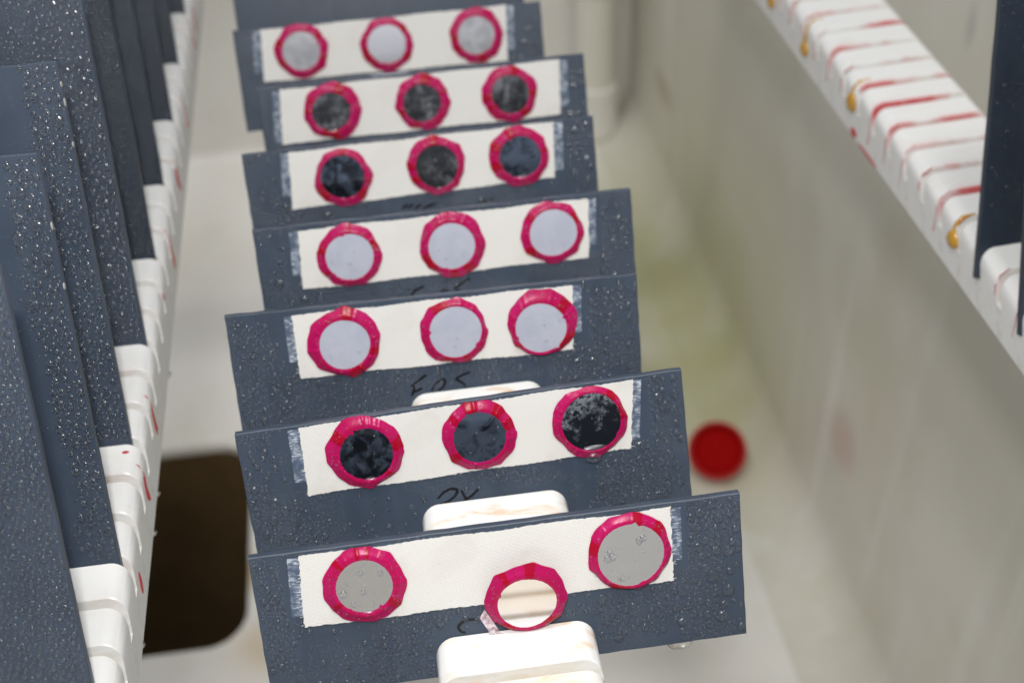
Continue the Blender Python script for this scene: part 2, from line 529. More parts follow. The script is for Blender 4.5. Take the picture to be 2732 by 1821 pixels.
def make_bar(name, label, mat, loc, rz, y0, y1, slot0):
    """white plastic bar along local y with sloping slots cut across its top."""
    hw = BAR_W / 2
    st = []
    for i in range(8):
        a = math.radians(180 - i * 90 / 7)
        st.append((-hw + BAR_R + BAR_R * math.cos(a), -BAR_R + BAR_R * math.sin(a)))
    st = st + [(-x, z) for x, z in reversed(st)]
    tt = math.tan(TILT)
    k0 = math.ceil((y0 + 0.02 - slot0) / PITCH); k1 = math.floor((y1 - 0.02 - slot0) / PITCH)
    ch = 0.0004
    V, n = [], 0
    for (x, zt) in st:
        prof = [(y0, -BAR_H), (y0, zt)]
        for k in range(k0, k1 + 1):
            ys = slot0 + k * PITCH
            f0 = -0.00015
            b0 = (PLATE_T + 0.00025) / math.cos(TILT)
            prof += [(ys + f0 + zt * tt - ch, zt), (ys + f0 + (zt - ch) * tt, zt - ch), (ys + f0 - SLOT_D * tt, -SLOT_D),
                     (ys + b0 - SLOT_D * tt, -SLOT_D), (ys + b0 + (zt - ch) * tt, zt - ch), (ys + b0 + zt * tt + ch, zt)]
        prof += [(y1, zt), (y1, -BAR_H)]
        n = len(prof)
        V += [(x, y, z) for y, z in prof]
    F = []
    for i in range(len(st) - 1):
        for j in range(n):
            k = (j + 1) % n
            F.append((i * n + j, i * n + k, (i + 1) * n + k, (i + 1) * n + j))
    # flat side faces, tooth by tooth
    for base, flip in ((0, False), ((len(st) - 1) * n, True)):
        tops = list(range(1, n - 1))
        poly = [0] + tops + [n - 1]
        f = tuple(base + q for q in poly)
        F.append(f[::-1] if flip else f)
    bar = thing(name, label, 'rack bar', Matrix.Translation(loc) @ Matrix.Rotation(rz, 4, 'Z'), 'slotted white bars')
    body = mesh_obj('bar_body', V, F, mat, bar, angle=28)
    bm = bmesh.new(); bm.from_mesh(body.data)
    bmesh.ops.recalc_face_normals(bm, faces=bm.faces)
    bm.to_mesh(body.data); bm.free()
    body.data.set_sharp_from_angle(angle=math.radians(28))
    return bar

LX, LY0 = -0.1285 - 0.025 + BAR_R, 0.04682
bar_c = make_bar('slotted_bar', 'white slotted bar hidden under the row of panels with red-ringed discs',
                 m_bar('bar_plastic_rusty', 0.0, 0.85, 0.0, 1.7), (0, 0, 0), 0, -0.30, 0.80, 0.0)
bar_l = make_bar('slotted_bar', 'white slotted bar carrying the tall wet panels, red stains on its side',
                 m_bar('bar_plastic_clean', 0.10, 0.10, LY0, 5.2), (LX, 0, 0), 0, -0.30, 0.80, LY0)
RBM = Matrix.Translation((0.2295, 0.27, 0)) @ Matrix.Rotation(math.radians(3.7), 4, 'Z')
RSLOT = -0.116
bar_r = make_bar('slotted_bar', 'white slotted bar striped with dried red liquid and amber drips',
                 m_bar('bar_plastic_stained', 1.15, 0.12, RSLOT, 9.4), (0.2295, 0.27, 0), math.radians(3.7), -0.50, 0.52, RSLOT)

# the two rails the bars lie on, before and behind the picture
for yy, lab in ((-0.27, 'white square rail under the front ends of the slotted bars'),
                (0.76, 'white square rail under the rear ends of the slotted bars')):
    bm = bmesh.new()
    bmesh.ops.create_cube(bm, size=1.0)
    bmesh.ops.scale(bm, vec=(0.86, 0.03, 0.03), verts=bm.verts)
    bmesh.ops.bevel(bm, geom=bm.edges[:], offset=0.003, segments=2, affect='EDGES')
    o = bm_obj('support_rail', bm, M['collar'])
    o.location = (-0.16, yy, -BAR_H - 0.0152)
    tag(o, lab, 'rail', 'support rails')

def blob(name, mat, parent, c, axes, normal, sag=0.0, seg=12):
    """flattened bead sitting on a surface: axes = (half width, half height, thickness) in (side, down, normal)."""
    nrm = Vector(normal).normalized()
    up = Vector((0, 0, 1)) if abs(nrm.z) < 0.9 else Vector((0, 1, 0))
    side = up.cross(nrm).normalized(); up = nrm.cross(side)
    V, F = [], []
    rings = [(1.0, 0.0), (0.93, 0.45), (0.72, 0.8), (0.4, 0.96)]
    for rr, hh in rings:
        for j in range(seg):
            t = 2 * math.pi * j / seg
            w = 1 - sag * math.sin(t) * 0.5
            V.append(Vector(c) + side * axes[0] * rr * math.cos(t) * w + up * axes[1] * rr * math.sin(t) + nrm * axes[2] * hh)
    V.append(Vector(c) + nrm * axes[2])
    for i in range(len(rings) - 1):
        for j in range(seg):
            k = (j + 1) % seg
            F.append((i * seg + j, i * seg + k, (i + 1) * seg + k, (i + 1) * seg + j))
    b = (len(rings) - 1) * seg
    F += [(b + j, b + (j + 1) % seg, len(V) - 1) for j in range(seg)]
    return mesh_obj(name, V, F, mat, parent, angle=80)

# stains and drips on the left bar's visible side (local coordinates)
sx = -0.1285 + BAR_R - LX
for (ya, za, yb, zb, w) in ((0.1248, -0.0074, 0.1222, -0.0174, .0011), (0.0891, -0.007, 0.0864, -0.0147, .0010), (0.051, -0.013, 0.0484, -0.0192, .0010),
                            (0.2284, -0.009, 0.2264, -0.0195, .0011), (0.2803, -0.004, 0.278, -0.012, .0009), (0.4369, -0.0045, 0.4325, -0.0148, .0013),
                            (0.1917, -0.0062, 0.1909, -0.0082, .0008)):
    d = Vector((0, yb - ya, zb - za)); L = d.length
    o = blob('red_stain', M['red_stain'], bar_l, (0, 0, 0), (w * 1.35, L / 2 + w, 0.0004), (1, 0, 0), 0.25)
    o.location = (sx, (ya + yb) / 2, (za + zb) / 2)
    o.rotation_euler = (math.atan2(-d.y, d.z) + math.pi, 0, 0)
for yy in (0.0905, 0.126, 0.230, 0.284, 0.339, 0.418):
    V, F = tube([(sx - 0.0048, yy + 0.002, -0.0004), (sx - 0.0012, yy + 0.001, -0.0026), (sx, yy, -0.0062), (sx, yy - 0.0018, -0.0105), (sx + 0.0001, yy - 0.003, -0.0165)],
                [.0002, .00035, .0003, .00035, .0005], 7)
    mesh_obj('red_run', V, F, M['red_stain'], bar_l, angle=80)
blob('red_stain', M['red_stain'], bar_l, (-0.1278 - LX, 0.0965, 0.0), (0.0013, 0.0007, 0.0002), (0, 0, 1))
for (yy, w) in ((0.0982, .0030), (0.0793, .0032), (0.031, .0026), (0.127, .0016), (0.163, .003), (0.066, .0012)):
    blob('hanging_drop', M['water'], bar_l, (sx - 0.0018, yy, -BAR_H + 0.0004), (w, 0.0016, 0.0022), (0.25, 0, -1))
# right bar: amber beads and red runs down its side
rx = -BAR_W / 2
def rloc(w): return RBM.inverted() @ Vector(w)
for (w, a, b) in (((0.203, 0.346, -0.0150), .0042, .0044), ((0.2035, 0.284, -0.0100), .0048, .0052), ((0.2115, 0.1725, -0.0098), .0044, .0043), ((0.200, 0.398, -0.0135), .0045, .005)):
    q = rloc(w)
    blob('amber_drip', M['amber'], bar_r, (rx, q.y, q.z), (a, b, 0.0022), (-1, 0, 0), 0.5)
    V, F = tube([(rx - 0.0006, q.y + 0.0004, q.z + b * 0.3), (rx + 0.0010, q.y + 0.0015, -0.0034), (rx + 0.0035, q.y + 0.0020, -0.0007), (rx + 0.009, q.y + 0.0022, 0.0001)],
                [.0016, .0012, .0010, .0003], 8)
    mesh_obj('amber_run', V, F, M['amber'], bar_r, angle=80)
rr = random.Random(5)
for k in range(-3, 16):
    ys = RSLOT + k * PITCH + 0.0034
    if rr.random() < 0.12: continue
    ln = rr.uniform(0.003, 0.014)
    pts = [(rx + 0.0058, ys, 0.0000), (rx + 0.0016, ys - 0.001, -0.0021), (rx - 0.0001, ys - 0.002, -0.0062), (rx - 0.0001, ys - 0.0028, -0.0062 - ln * 0.5), (rx - 0.0001, ys - 0.003, -0.0062 - ln)]
    w = rr.uniform(0.00012, 0.00042)
    V, F = tube(pts, [w * 0.6, w, w * 0.9, w * 0.7, w * rr.choice([0.3, 1.6])], 7)
    mesh_obj('red_run', V, F, M['red_stain'], bar_r, angle=80)
q = rloc((0.2055, 0.2773, -0.0250))
blob('red_stain', M['red_stain'], bar_r, (rx, q.y, q.z + 0.0015), (0.0035, 0.0022, 0.0008), (-1, 0, 0))
blob('red_stain', M['red_stain'], bar_r, (rx, q.y - 0.018, q.z - 0.0002), (0.011, 0.0008, 0.0005), (-1, 0, 0))

# ================================================================== water drops
def dome(seg, stations, bulge):
    V = [(0, 0, 1.0)]
    for r in stations:
        h = (1 - r * r) ** bulge if r < 1 else 0.0
        V += [(r * math.cos(2 * math.pi * j / seg), r * math.sin(2 * math.pi * j / seg), h) for j in range(seg)]
    F = [(0, 1 + j, 1 + (j + 1) % seg) for j in range(seg)]
    for i in range(len(stations) - 1):
        a, b = 1 + i * seg, 1 + (i + 1) * seg
        F += [(a + j, b + j, b + (j + 1) % seg, a + (j + 1) % seg) for j in range(seg)]
    return np.array(V), F

DOME_S = dome(8, (0.5, 0.85, 1.0), 0.62)
DOME_M = dome(14, (0.3, 0.58, 0.8, 0.94, 1.0), 0.60)
DOME_L = dome(28, (0.2, 0.4, 0.6, 0.76, 0.88, 0.96, 1.0), 0.52)

def drops_mesh(name, drops, mat, parent, rng, flat=1.0):
    """drops: (x, z, radius, base y).  One joined skin of small drops lying on the local xz plane, facing -y."""
    Vs, Fs, off = [], [], 0
    for (x, z, r, y) in drops:
        T, F = DOME_S if r < 0.00042 else DOME_M
        v = T.copy()
        ang = np.arctan2(v[:, 1], v[:, 0])
        amp = 0.04 if r < 0.0005 else 0.06
        w = 1 + amp * np.cos(2 * ang + rng.uniform(0, 6.28)) + amp * 0.7 * np.cos(3 * ang + rng.uniform(0, 6.28))
        hx = r * w; el = 1 + (0.12 if r > 0.0006 else 0.03) * rng.random()
        H = r * (rng.uniform(0.30, 0.42) if r < 0.0005 else rng.uniform(0.38, 0.52)) * flat
        px = x + v[:, 0] * hx
        pz = z + v[:, 1] * hx * el - v[:, 2] * r * 0.10
        py = y - v[:, 2] * H
        Vs.append(np.stack([px, py, pz], 1))
        Fs += [tuple(i + off for i in f) for f in F]
        off += len(v)
    if not Vs: return None
    return mesh_obj(name, np.concatenate(Vs), Fs, mat, parent, angle=89)

_variants = []
def drop_variants():
    rng = random.Random(77)
    for i in range(8):
        T, F = DOME_L
        v = T.copy()
        ang = np.arctan2(v[:, 1], v[:, 0])
        w = 1 + 0.09 * np.cos(2 * ang + rng.uniform(0, 6.28)) + 0.05 * np.cos(3 * ang + rng.uniform(0, 6.28)) + 0.04 * np.cos(5 * ang + rng.uniform(0, 6.28))
        P = np.stack([v[:, 0] * w, -v[:, 2] * rng.uniform(0.32, 0.42), v[:, 1] * w * rng.uniform(1.0, 1.18) - v[:, 2] * 0.14], 1)
        me = bpy.data.meshes.new('water_drop')
        me.from_pydata([tuple(p) for p in P], [], F)
        me.polygons.foreach_set('use_smooth', [True] * len(me.polygons))
        me.materials.append(M['water_big'])
        _variants.append(me)
drop_variants()

def big_drops(lst, parent, rng):
    for (x, z, r, y) in lst:
        o = bpy.data.objects.new('water_drop', rng.choice(_variants))
        link(o, parent)
        o.location = (x, y, z)
        o.scale = (r * rng.choice((-1, 1)), r, r)

def scatter(rng, rect, spec, ok, gap=1.04):
    """dart throwing, big drops first.  spec: list of (count, rmin, rmax, density function or None)."""
    x0, x1, z0, z1 = rect
    cell = 0.0015
    grid = {}
    out = []
    for (n, r0, r1, dens) in spec:
        made = tries = 0
        while made < n and tries < n * 16:
            tries += 1
            x = rng.uniform(x0, x1); z = rng.uniform(z0, z1)
            if dens is not None and rng.random() > dens(x, z): continue
            r = r0 * (r1 / r0) ** (rng.random() ** 1.5)
            if not ok(x, z, r): continue
            cx, cz = int(x // cell), int(z // cell)
            hit = False
            R = int((r + 0.0028) // cell) + 1
            for i in range(cx - R, cx + R + 1):
                for j in range(cz - R, cz + R + 1):
                    for (a, b, c) in grid.get((i, j), ()):
                        if (a - x) ** 2 + (b - z) ** 2 < ((r + c) * gap) ** 2:
                            hit = True; break
                    if hit: break
                if hit: break
            if hit: continue
            grid.setdefault((cx, cz), []).append((x, z, r))
            out.append((x, z, r, 0.0)); made += 1
    return out

def value_noise(seed, scale):
    rg = np.random.RandomState(seed)
    G = rg.rand(64, 64)
    def f(x, z):
        u, v = x / scale + 17.3, z / scale + 11.1
        i, j = int(math.floor(u)), int(math.floor(v)); a, b = u - i, v - j
        a = a * a * (3 - 2 * a); b = b * b * (3 - 2 * b)
        g = lambda p, q: G[p % 64, q % 64]
        return (g(i, j) * (1 - a) + g(i + 1, j) * a) * (1 - b) + (g(i, j + 1) * (1 - a) + g(i + 1, j + 1) * a) * b
    return f

def make_plate(x0, x1, z0, z1, mat, parent, seed):
    """3 mm sheet with sawn, slightly uneven edges; front face at local y = 0."""
    rng = random.Random(seed)
    nx, nz = 30, 12
    J = 0.00013
    def edge(n): return [rng.uniform(-J, J) for _ in range(n + 1)]
    eb, et, el, er = edge(nx), edge(nx), edge(nz), edge(nz)
    loop = []
    for i in range(nx): loop.append((x0 + (x1 - x0) * i / nx, z0 + eb[i]))
    for j in range(nz): loop.append((x1 + er[j], z0 + (z1 - z0) * j / nz))
    for i in range(nx): loop.append((x1 - (x1 - x0) * i / nx, z1 + et[i]))
    for j in range(nz): loop.append((x0 + el[j], z1 - (z1 - z0) * j / nz))
    n = len(loop); cx, cz = (x0 + x1) / 2, (z0 + z1) / 2
    ins = 0.00025
    def sh(p): return (p[0] - math.copysign(min(ins, abs(p[0] - cx)), p[0] - cx) * (abs(abs(p[0] - cx) - (x1 - x0) / 2) < 0.001),
                       p[1] - math.copysign(min(ins, abs(p[1] - cz)), p[1] - cz) * (abs(abs(p[1] - cz) - (z1 - z0) / 2) < 0.001))
    V = [(sh(p)[0], 0, sh(p)[1]) for p in loop] + [(p[0], ins, p[1]) for p in loop] + [(p[0], PLATE_T - ins, p[1]) for p in loop] + [(sh(p)[0], PLATE_T, sh(p)[1]) for p in loop]
    F = [tuple(range(n))]
    for s in range(3):
        F += [(s * n + i, (s + 1) * n + i, (s + 1) * n + (i + 1) % n, s * n + (i + 1) % n) for i in range(n)]
    F.append(tuple(range(3 * n, 4 * n))[::-1])
    return mesh_obj('plate', V, F, mat, parent, angle=30)

def panel_matrix(x, y, phi_deg, base=None):
    m = Matrix.Translation((x, y, 0)) @ Matrix.Rotation(-TILT, 4, 'X') @ Matrix.Rotation(-math.radians(phi_deg), 4, 'Y')
    return m if base is None else base @ m

# ================================================================== the centre row: panels with ringed discs
# measured per panel in millimetres in the panel's own plane
PANELS = {
    7: dict(y0=0.0, xc=-1.84, phi=0.28, e=35.18,
        tape=[(-60.04, 33.77), (-61.63, 10.0), (53.21, 33.57), (52.7, 8.99)],
        rings=[(-41.83, 21.73, 12.23, 13.21, -41.8, 21.96, 8.59, 8.6), (6.14, 11.11, 13.17, 12.66, 6.4, 10.11, 9.21, 8.9), (39.56, 20.98, 13.05, 13.1, 39.66, 20.33, 10.49, 10.14)],
        text=[(-9.48, 4.06), (-9.93, 4.63), (-11.53, 4.88), (-13.66, 4.45), (-15.03, 3.33), (-15.2, 2.35), (-14.47, 1.13), (-13.19, 0.6)]),
    6: dict(y0=54.14, xc=-6.77, phi=1.39, e=35.35,
        tape=[(-53.84, 34.41), (-54.7, 10.17), (58.25, 34.32), (55.54, 9.97)],
        rings=[(-33.79, 23.16, 13.08, 13.01, -33.18, 22.53, 8.95, 8.93), (4.93, 22.75, 12.79, 12.49, 4.76, 22.55, 8.95, 8.75), (42.32, 21.84, 12.92, 12.95, 42.71, 22.17, 10.29, 9.93)],
        text=[(-12.05, 1.88), (-9.84, 3.87), (-7.2, 4.77), (-5.13, 4.12), (-5.95, 2.22), (-8.48, 0.51), (-11.48, -0.34), None, (-3.74, 3.66), (-2.68, 0.74), (-1.86, -1.36), None, (2.14, 3.41), (-0.05, 1.49), (-1.99, 0.47), (-3.99, -1.01)]),
    5: dict(y0=108.27, xc=-12.43, phi=-0.74, e=36.76,
        tape=[(-51.27, 34.66), (-51.25, 10.77), (51.1, 35.15), (49.67, 10.48)],
        rings=[(-33.83, 22.79, 13.92, 12.99, -33.62, 22.25, 9.4, 8.96), (6.2, 22.52, 12.88, 12.5, 6.78, 22.67, 9.75, 9.44), (38.85, 22.3, 13.25, 12.71, 38.09, 20.69, 9.45, 9.29)],
        text=[(-5.36, 6.74), (-7.16, 5.75), (-11.56, 2.96), None, (-11.25, 3.22), (-10.27, 2.51), (-11.15, 0.05), (-11.52, -0.81), None, (-10.75, 0.61), (-9.05, 1.16), (-7.42, 1.79), None, (-4.02, 0.28), (-2.35, 2.8), (-0.51, 4.09), (0.78, 4.24), (1.29, 3.28), (0.54, 1.71), (-0.71, 0.65), (-2.03, 0.2), None, (10.76, 5.95), (9.01, 5.55), (5.76, 4.27), (5.57, 3.69), (7.03, 2.62), (8.35, 1.41), (8.13, 0.53)]),
    4: dict(y0=162.41, xc=-3.55, phi=-0.11, e=34.86,
        tape=[(-57.44, 32.83), (-58.74, 9.0), (57.75, 33.0), (56.35, 9.0)],
        rings=[(-38.61, 20.85, 13.19, 12.52, -38.65, 20.54, 9.47, 9.22), (2.13, 20.61, 13.6, 12.9, 1.71, 20.26, 9.6, 8.96), (42.29, 20.95, 12.63, 13.04, 42.53, 21.08, 9.72, 9.16)],
        text=[(-10.94, 4.78), (-14.56, 3.38), (-16.55, 1.46), None, (-4.36, 1.61), (-2.34, 2.41), (-1.96, 0.92), None, (7.68, 5.93), (2.78, 3.32), (1.3, 2.53), (4.04, 0.61)]),
    3: dict(y0=216.54, xc=-8.95, phi=0.09, e=34.94,
        tape=[(-55.36, 33.84), (-57.04, 9.5), (57.7, 34.52), (56.43, 10.75)],
        rings=[(-33.99, 20.94, 12.74, 12.44, -34.09, 21.33, 9.57, 8.94), (6.13, 21.74, 12.81, 12.72, 6.23, 21.35, 9.46, 8.83), (41.58, 21.73, 12.95, 13.15, 42.1, 21.52, 9.27, 8.64)],
        text=[(-10.64, 4.38), (-8.15, 6.18), None, (-8.38, 4.28), (-5.51, 6.1), None, (-5.4, 3.78), (-2.16, 5.49), None, (-2.01, 3.54), (4.26, 5.14), None, (21.58, 2.99), (24.7, 3.56), (28.62, 4.5)]),
    2: dict(y0=270.68, xc=-3.69, phi=0.13, e=34.16,
        tape=[(-64.63, 32.35), (-66.87, 8.1), (63.55, 32.66), (62.07, 7.5)],
        rings=[(-42.15, 20.81, 13.02, 13.53, -42.84, 20.48, 8.68, 8.66), (-0.77, 20.34, 12.62, 13.05, -1.3, 20.0, 8.78, 8.54), (39.36, 19.65, 12.76, 13.36, 39.53, 19.63, 8.64, 8.9)],
        text=[]),
    1: dict(y0=324.81, xc=-16.11, phi=-0.28, e=34.44,
        tape=[(-61.63, 33.39), (-63.08, 8.81), (57.95, 34.19), (56.44, 7.73)],
        rings=[(-43.17, 22.04, 13.18, 13.07, -43.34, 22.05, 9.24, 8.93), (-1.85, 21.0, 12.91, 13.14, -1.71, 21.41, 9.51, 8.98), (42.3, 21.41, 13.32, 13.37, 42.04, 21.43, 9.28, 8.77)],
        text=[]),
}
PLATE_L = 48.8 * MM
TAPE_T = 0.00035
DISC_T = 0.0016
FAR = [False]          # rows well behind the focus carry coarser beads

def make_tape(corners, parent, seed):
    """woven cloth tape, frayed along its cut edges; corners TL BL TR BR."""
    rng = random.Random(seed)
    tl, bl, tr, br = [np.array(c) * MM for c in corners]
    nu, nv = 150, 26
    V, F = [], []
    fray_t = [rng.uniform(-1, 1) * 0.00016 + 0.00022 * math.sin(i * 0.13 + seed) for i in range(nu + 1)]
    fray_b = [rng.uniform(-1, 1) * 0.00016 + 0.00022 * math.sin(i * 0.11 + seed * 2) for i in range(nu + 1)]
    fl = [rng.uniform(-1, 1) * 0.00022 for _ in range(nv + 1)]
    fr = [rng.uniform(-1, 1) * 0.00022 for _ in range(nv + 1)]
    wob = value_noise(seed + 50, 0.006)
    for j in range(nv + 1):
        for i in range(nu + 1):
            u, v = i / nu, j / nv
            p = (tl * (1 - u) + tr * u) * (1 - v) + (bl * (1 - u) + br * u) * v
            x, z = p
            if j == 0: z += fray_t[i]
            if j == nv: z += fray_b[i]
            if i == 0: x += fl[j]
            if i == nu: x += fr[j]
            V.append((x, -TAPE_T - 0.00006 * wob(x, z), z))
    for j in range(nv):
        for i in range(nu):
            a = j * (nu + 1) + i
            F.append((a, a + nu + 1, a + nu + 2, a + 1))
    # edge skirt down to the plate
    rim = [i for i in range(nu + 1)] + [j * (nu + 1) + nu for j in range(1, nv + 1)] + \
          [nv * (nu + 1) + i for i in range(nu - 1, -1, -1)] + [j * (nu + 1) for j in range(nv - 1, 0, -1)]
    s = len(V)
    V += [(V[i][0], -0.00002, V[i][2]) for i in rim]
    n = len(rim)
    F += [(rim[i], rim[(i + 1) % n], s + (i + 1) % n, s + i) for i in range(n)]
    t = mesh_obj('cloth_tape', V, F, M['tape'], parent, angle=60)
    # loose threads along the cut ends
    Vt, Ft = [], []
    for q in range(26):
        left = rng.random() < 0.5
        e0, e1 = (tl, bl) if left else (tr, br)
        p = e0 + (e1 - e0) * rng.random()
        sgn = -1 if left else 1
        if rng.random() < 0.45:
            p = tl + (tr - tl) * rng.random() if rng.random() < 0.5 else bl + (br - bl) * rng.random()
            dx, dz = rng.uniform(-0.0012, 0.0012), rng.uniform(-0.0006, 0.0006)
        else:
            dx, dz = sgn * rng.uniform(0.0004, 0.0014), rng.uniform(-0.0005, 0.0005)
        v, f = tube([(p[0], -0.0003, p[1]), (p[0] + dx * .5, -0.00045, p[1] + dz * .2), (p[0] + dx, -0.0003, p[1] + dz)], 0.00007, 4)
        Ft += [tuple(i + len(Vt) for i in ff) for ff in f]; Vt += v
    th = mesh_obj('frayed_threads', Vt, Ft, M['tape'], t)
    tag(th, kind='stuff')
    # scuffed film showing past both ends
    for (a, b, sgn) in ((tl, bl, -1), (tr, br, 1)):
        w = rng.uniform(2.6, 4.2) * MM
        V, F = [], []
        N = 24
        lo = rng.uniform(0.72, 0.97)
        for j in range(N + 1):
            p = a + (b - a) * (0.015 + (lo - 0.015) * j / N)
            V += [(p[0] - sgn * 0.0004, -0.00012, p[1]), (p[0] + sgn * (w + rng.uniform(-1, 1) * 0.00018), -0.00012, p[1]),
                  (p[0] + sgn * (w + rng.uniform(-1, 1) * 0.00018), -0.00001, p[1])]
        for j in range(N):
            q = j * 3
            F += [(q, q + 3, q + 4, q + 1), (q + 1, q + 4, q + 5, q + 2)]
        mesh_obj('tape_end', V, F, M['scuff'], parent, smooth=False)
    return t

def make_disc(parent, ring, kind, seed, tilt=0.0, bead=0.0):
    """metal disc held down by a hand-cut ring of translucent red tape."""
    rng = random.Random(seed)
    ox, oz, oh, ow, ix, iz, ih, iw = [v * MM for v in ring]
    Ro, Ri = (oh + ow) / 2, (ih + iw) / 2
    Rd = max(Ri + 0.0009, Ro - 0.0026)
    dx, dz = ix, iz
    # ---- disc
    seg = 72
    prof = [(0.0, DISC_T), (Rd * 0.6, DISC_T), (Rd - 0.00035, DISC_T), (Rd - 0.00025, DISC_T), (Rd - 0.00006, DISC_T - 0.00008), (Rd, DISC_T - 0.00028), (Rd, 0.0)]
    V = [(0, -DISC_T, 0)]
    for r, h in prof[1:]:
        V += [(r * math.cos(2 * math.pi * j / seg), -h, r * math.sin(2 * math.pi * j / seg)) for j in range(seg)]
    F = [(0, 1 + (j + 1) % seg, 1 + j) for j in range(seg)]
    for i in range(len(prof) - 2):
        a, b = 1 + i * seg, 1 + (i + 1) * seg
        F += [(a + j, a + (j + 1) % seg, b + (j + 1) % seg, b + j) for j in range(seg)]
    disc = mesh_obj('sample_disc', V, F, m_disc('disc_' + kind, kind, seed * 1.37), parent, angle=12)
    disc.location = (dx, -TAPE_T - 0.0001, dz)
    if tilt:
        disc.location = (dx, -TAPE_T - 0.0001 - math.sin(tilt) * (Ro - 0.001), dz)
        disc.rotation_euler = (tilt, math.radians(7), 0)
    # ---- ring
    A = 160
    nside = rng.randint(8, 10)
    corners = sorted(2 * math.pi * (i + rng.uniform(-0.28, 0.28)) / nside for i in range(nside))
    rc = [Ro * rng.uniform(0.99, 1.045) for _ in range(nside)]
    ofx, ofz = ox - ix, oz - iz
    def outer(t):
        for i in range(nside):
            a, b = corners[i], corners[(i + 1) % nside]
            if b < a: b += 2 * math.pi
            tt = t if t >= a else t + 2 * math.pi
            if a <= tt <= b:
                pa = np.array([rc[i] * math.cos(a), rc[i] * math.sin(a)]); pb = np.array([rc[(i + 1) % nside] * math.cos(b), rc[(i + 1) % nside] * math.sin(b)])
                d = np.array([math.cos(tt), math.sin(tt)])
                Mx = np.array([[d[0], pa[0] - pb[0]], [d[1], pa[1] - pb[1]]])
                chord = np.linalg.solve(Mx, pa)[0]
                return 0.60 * chord + 0.40 * Ro * 1.012 + 0.00014 * math.sin(7 * t + rc[0] * 9e4) + 0.00010 * math.sin(13 * t + rc[1] * 9e4)
        return Ro
    tears = [(rng.uniform(0, 6.28), rng.uniform(0.05, 0.13), rng.choice((-1, 1)) * rng.uniform(0.0003, 0.0009)) for _ in range(rng.randint(1, 3))]
    ph = [rng.uniform(0, 6.28) for _ in range(4)]
    def inner(t):
        r = Ri * (1 + 0.012 * math.cos(2 * t + ph[0]) + 0.010 * math.cos(3 * t + ph[1])) + rng.uniform(-1, 1) * 0.00006
        for (c, w, h) in tears:
            d = abs((t - c + math.pi) % (2 * math.pi) - math.pi)
            if d < w: r += h * (1 - d / w)
        return r
    # overlapping strips: red where two layers lie on each other, pink where one does
    nseg = rng.randint(3, 5)
    bounds = sorted(rng.uniform(0, 6.28) for _ in range(nseg))
    laps = [(b, rng.uniform(0.12, 0.42)) for b in bounds]
    def lap(t):
        return max((1.0 if ((t - b) % (2 * math.pi)) < w else 0.0) for b, w in laps)
    wr = [(rng.uniform(0, 6.28), rng.uniform(0.02, 0.055), rng.uniform(0.00006, 0.00034)) for _ in range(13)]
    def wrinkle(t):
        s = 0
        for c, w, h in wr:
            d = abs((t - c + math.pi) % (2 * math.pi) - math.pi)
            s += h * math.exp(-(d / w) ** 2)
        return s
    V, tone = [], []
    top = DISC_T
    K = 8
    for j in range(A):
        t = 2 * math.pi * j / A
        ri, ro = inner(t), outer(t)
        lz = lap(t) * 0.00007; wz = wrinkle(t)
        # outer outline is centred on the ring, inner one on the disc
        ex, ez = ofx + ro * math.cos(t), ofz + ro * math.sin(t)
        ro2 = math.hypot(ex, ez); t2 = math.atan2(ez, ex)
        rs = [(ri, top - 0.00002), (ri, top + 0.00010 + lz), (ri * 0.55 + Rd * 0.45, top + 0.00014 + lz + wz * 0.6), (Rd - 0.0001, top + 0.00016 + lz + wz),
              (Rd * 0.72 + ro2 * 0.28, top * 0.80 + lz + wz), (Rd * 0.4 + ro2 * 0.6, top * 0.48 + lz + wz), (ro2, 0.00042 + lz + wz * 0.7), (ro2 - 0.00003, 0.00008)]
        for q, (r, h) in enumerate(rs):
            f = min(1, max(0, (r - ri) / max(1e-6, ro2 - ri)))
            dt = ((t2 - t + math.pi) % (2 * math.pi) - math.pi) * f
            V.append((r * math.cos(t + dt), -h, r * math.sin(t + dt)))
            tone.append(0.85 * lap(t) + 0.30 * (q == 3) + 0.12 * math.sin(3 * t + ph[2]) + 0.1)
    F = []
    for j in range(A):
        a, b = j * K, ((j + 1) % A) * K
        F += [(a + q, b + q, b + q + 1, a + q + 1) for q in range(K - 1)]
    rg = mesh_obj('tape_ring', V, F, M['ring'], disc, angle=50)
    at = rg.data.attributes.new('tone', 'FLOAT', 'POINT')
    at.data.foreach_set('value', tone)
    # mist on the ring
    drops = []
    for _ in range(90):
        t = rng.uniform(0, 6.28); f = rng.uniform(0.08, 0.92)
        ri, ro = inner(t), outer(t)
        r = ri + (ro - ri) * f
        h = top + 0.00016 if r < Rd else top * (1 - 0.75 * (r - Rd) / max(1e-6, ro - Rd)) + 0.0001
        drops.append((r * math.cos(t) + ofx * f, r * math.sin(t) + ofz * f, rng.choice((0.00014, 0.00018, 0.00022, 0.0003, 0.00042) if not FAR[0] else (0.0002, 0.0003, 0.0004, 0.0005)), -h))
    dm = drops_mesh('ring_condensation', drops, M['water'], disc, rng, 0.55 if FAR[0] else 0.9)
    tag(dm, kind='stuff')
    if not tilt and kind not in ('matte', 'satin'):
        dd = []
        for _ in range(17 if kind == 'mirror' else (22 if kind == 'char' else 9)):
            t, f = rng.uniform(0, 6.28), math.sqrt(rng.random()) * 0.85
            dd.append((f * Ri * math.cos(t), f * Ri * math.sin(t), rng.choice((0.0003, 0.0004, 0.0006, 0.0009, 0.0012) if kind == 'mirror' else (0.0002, 0.0003, 0.0005)), -top))
        tag(drops_mesh('disc_condensation', dd, M['water'], disc, rng), kind='stuff')
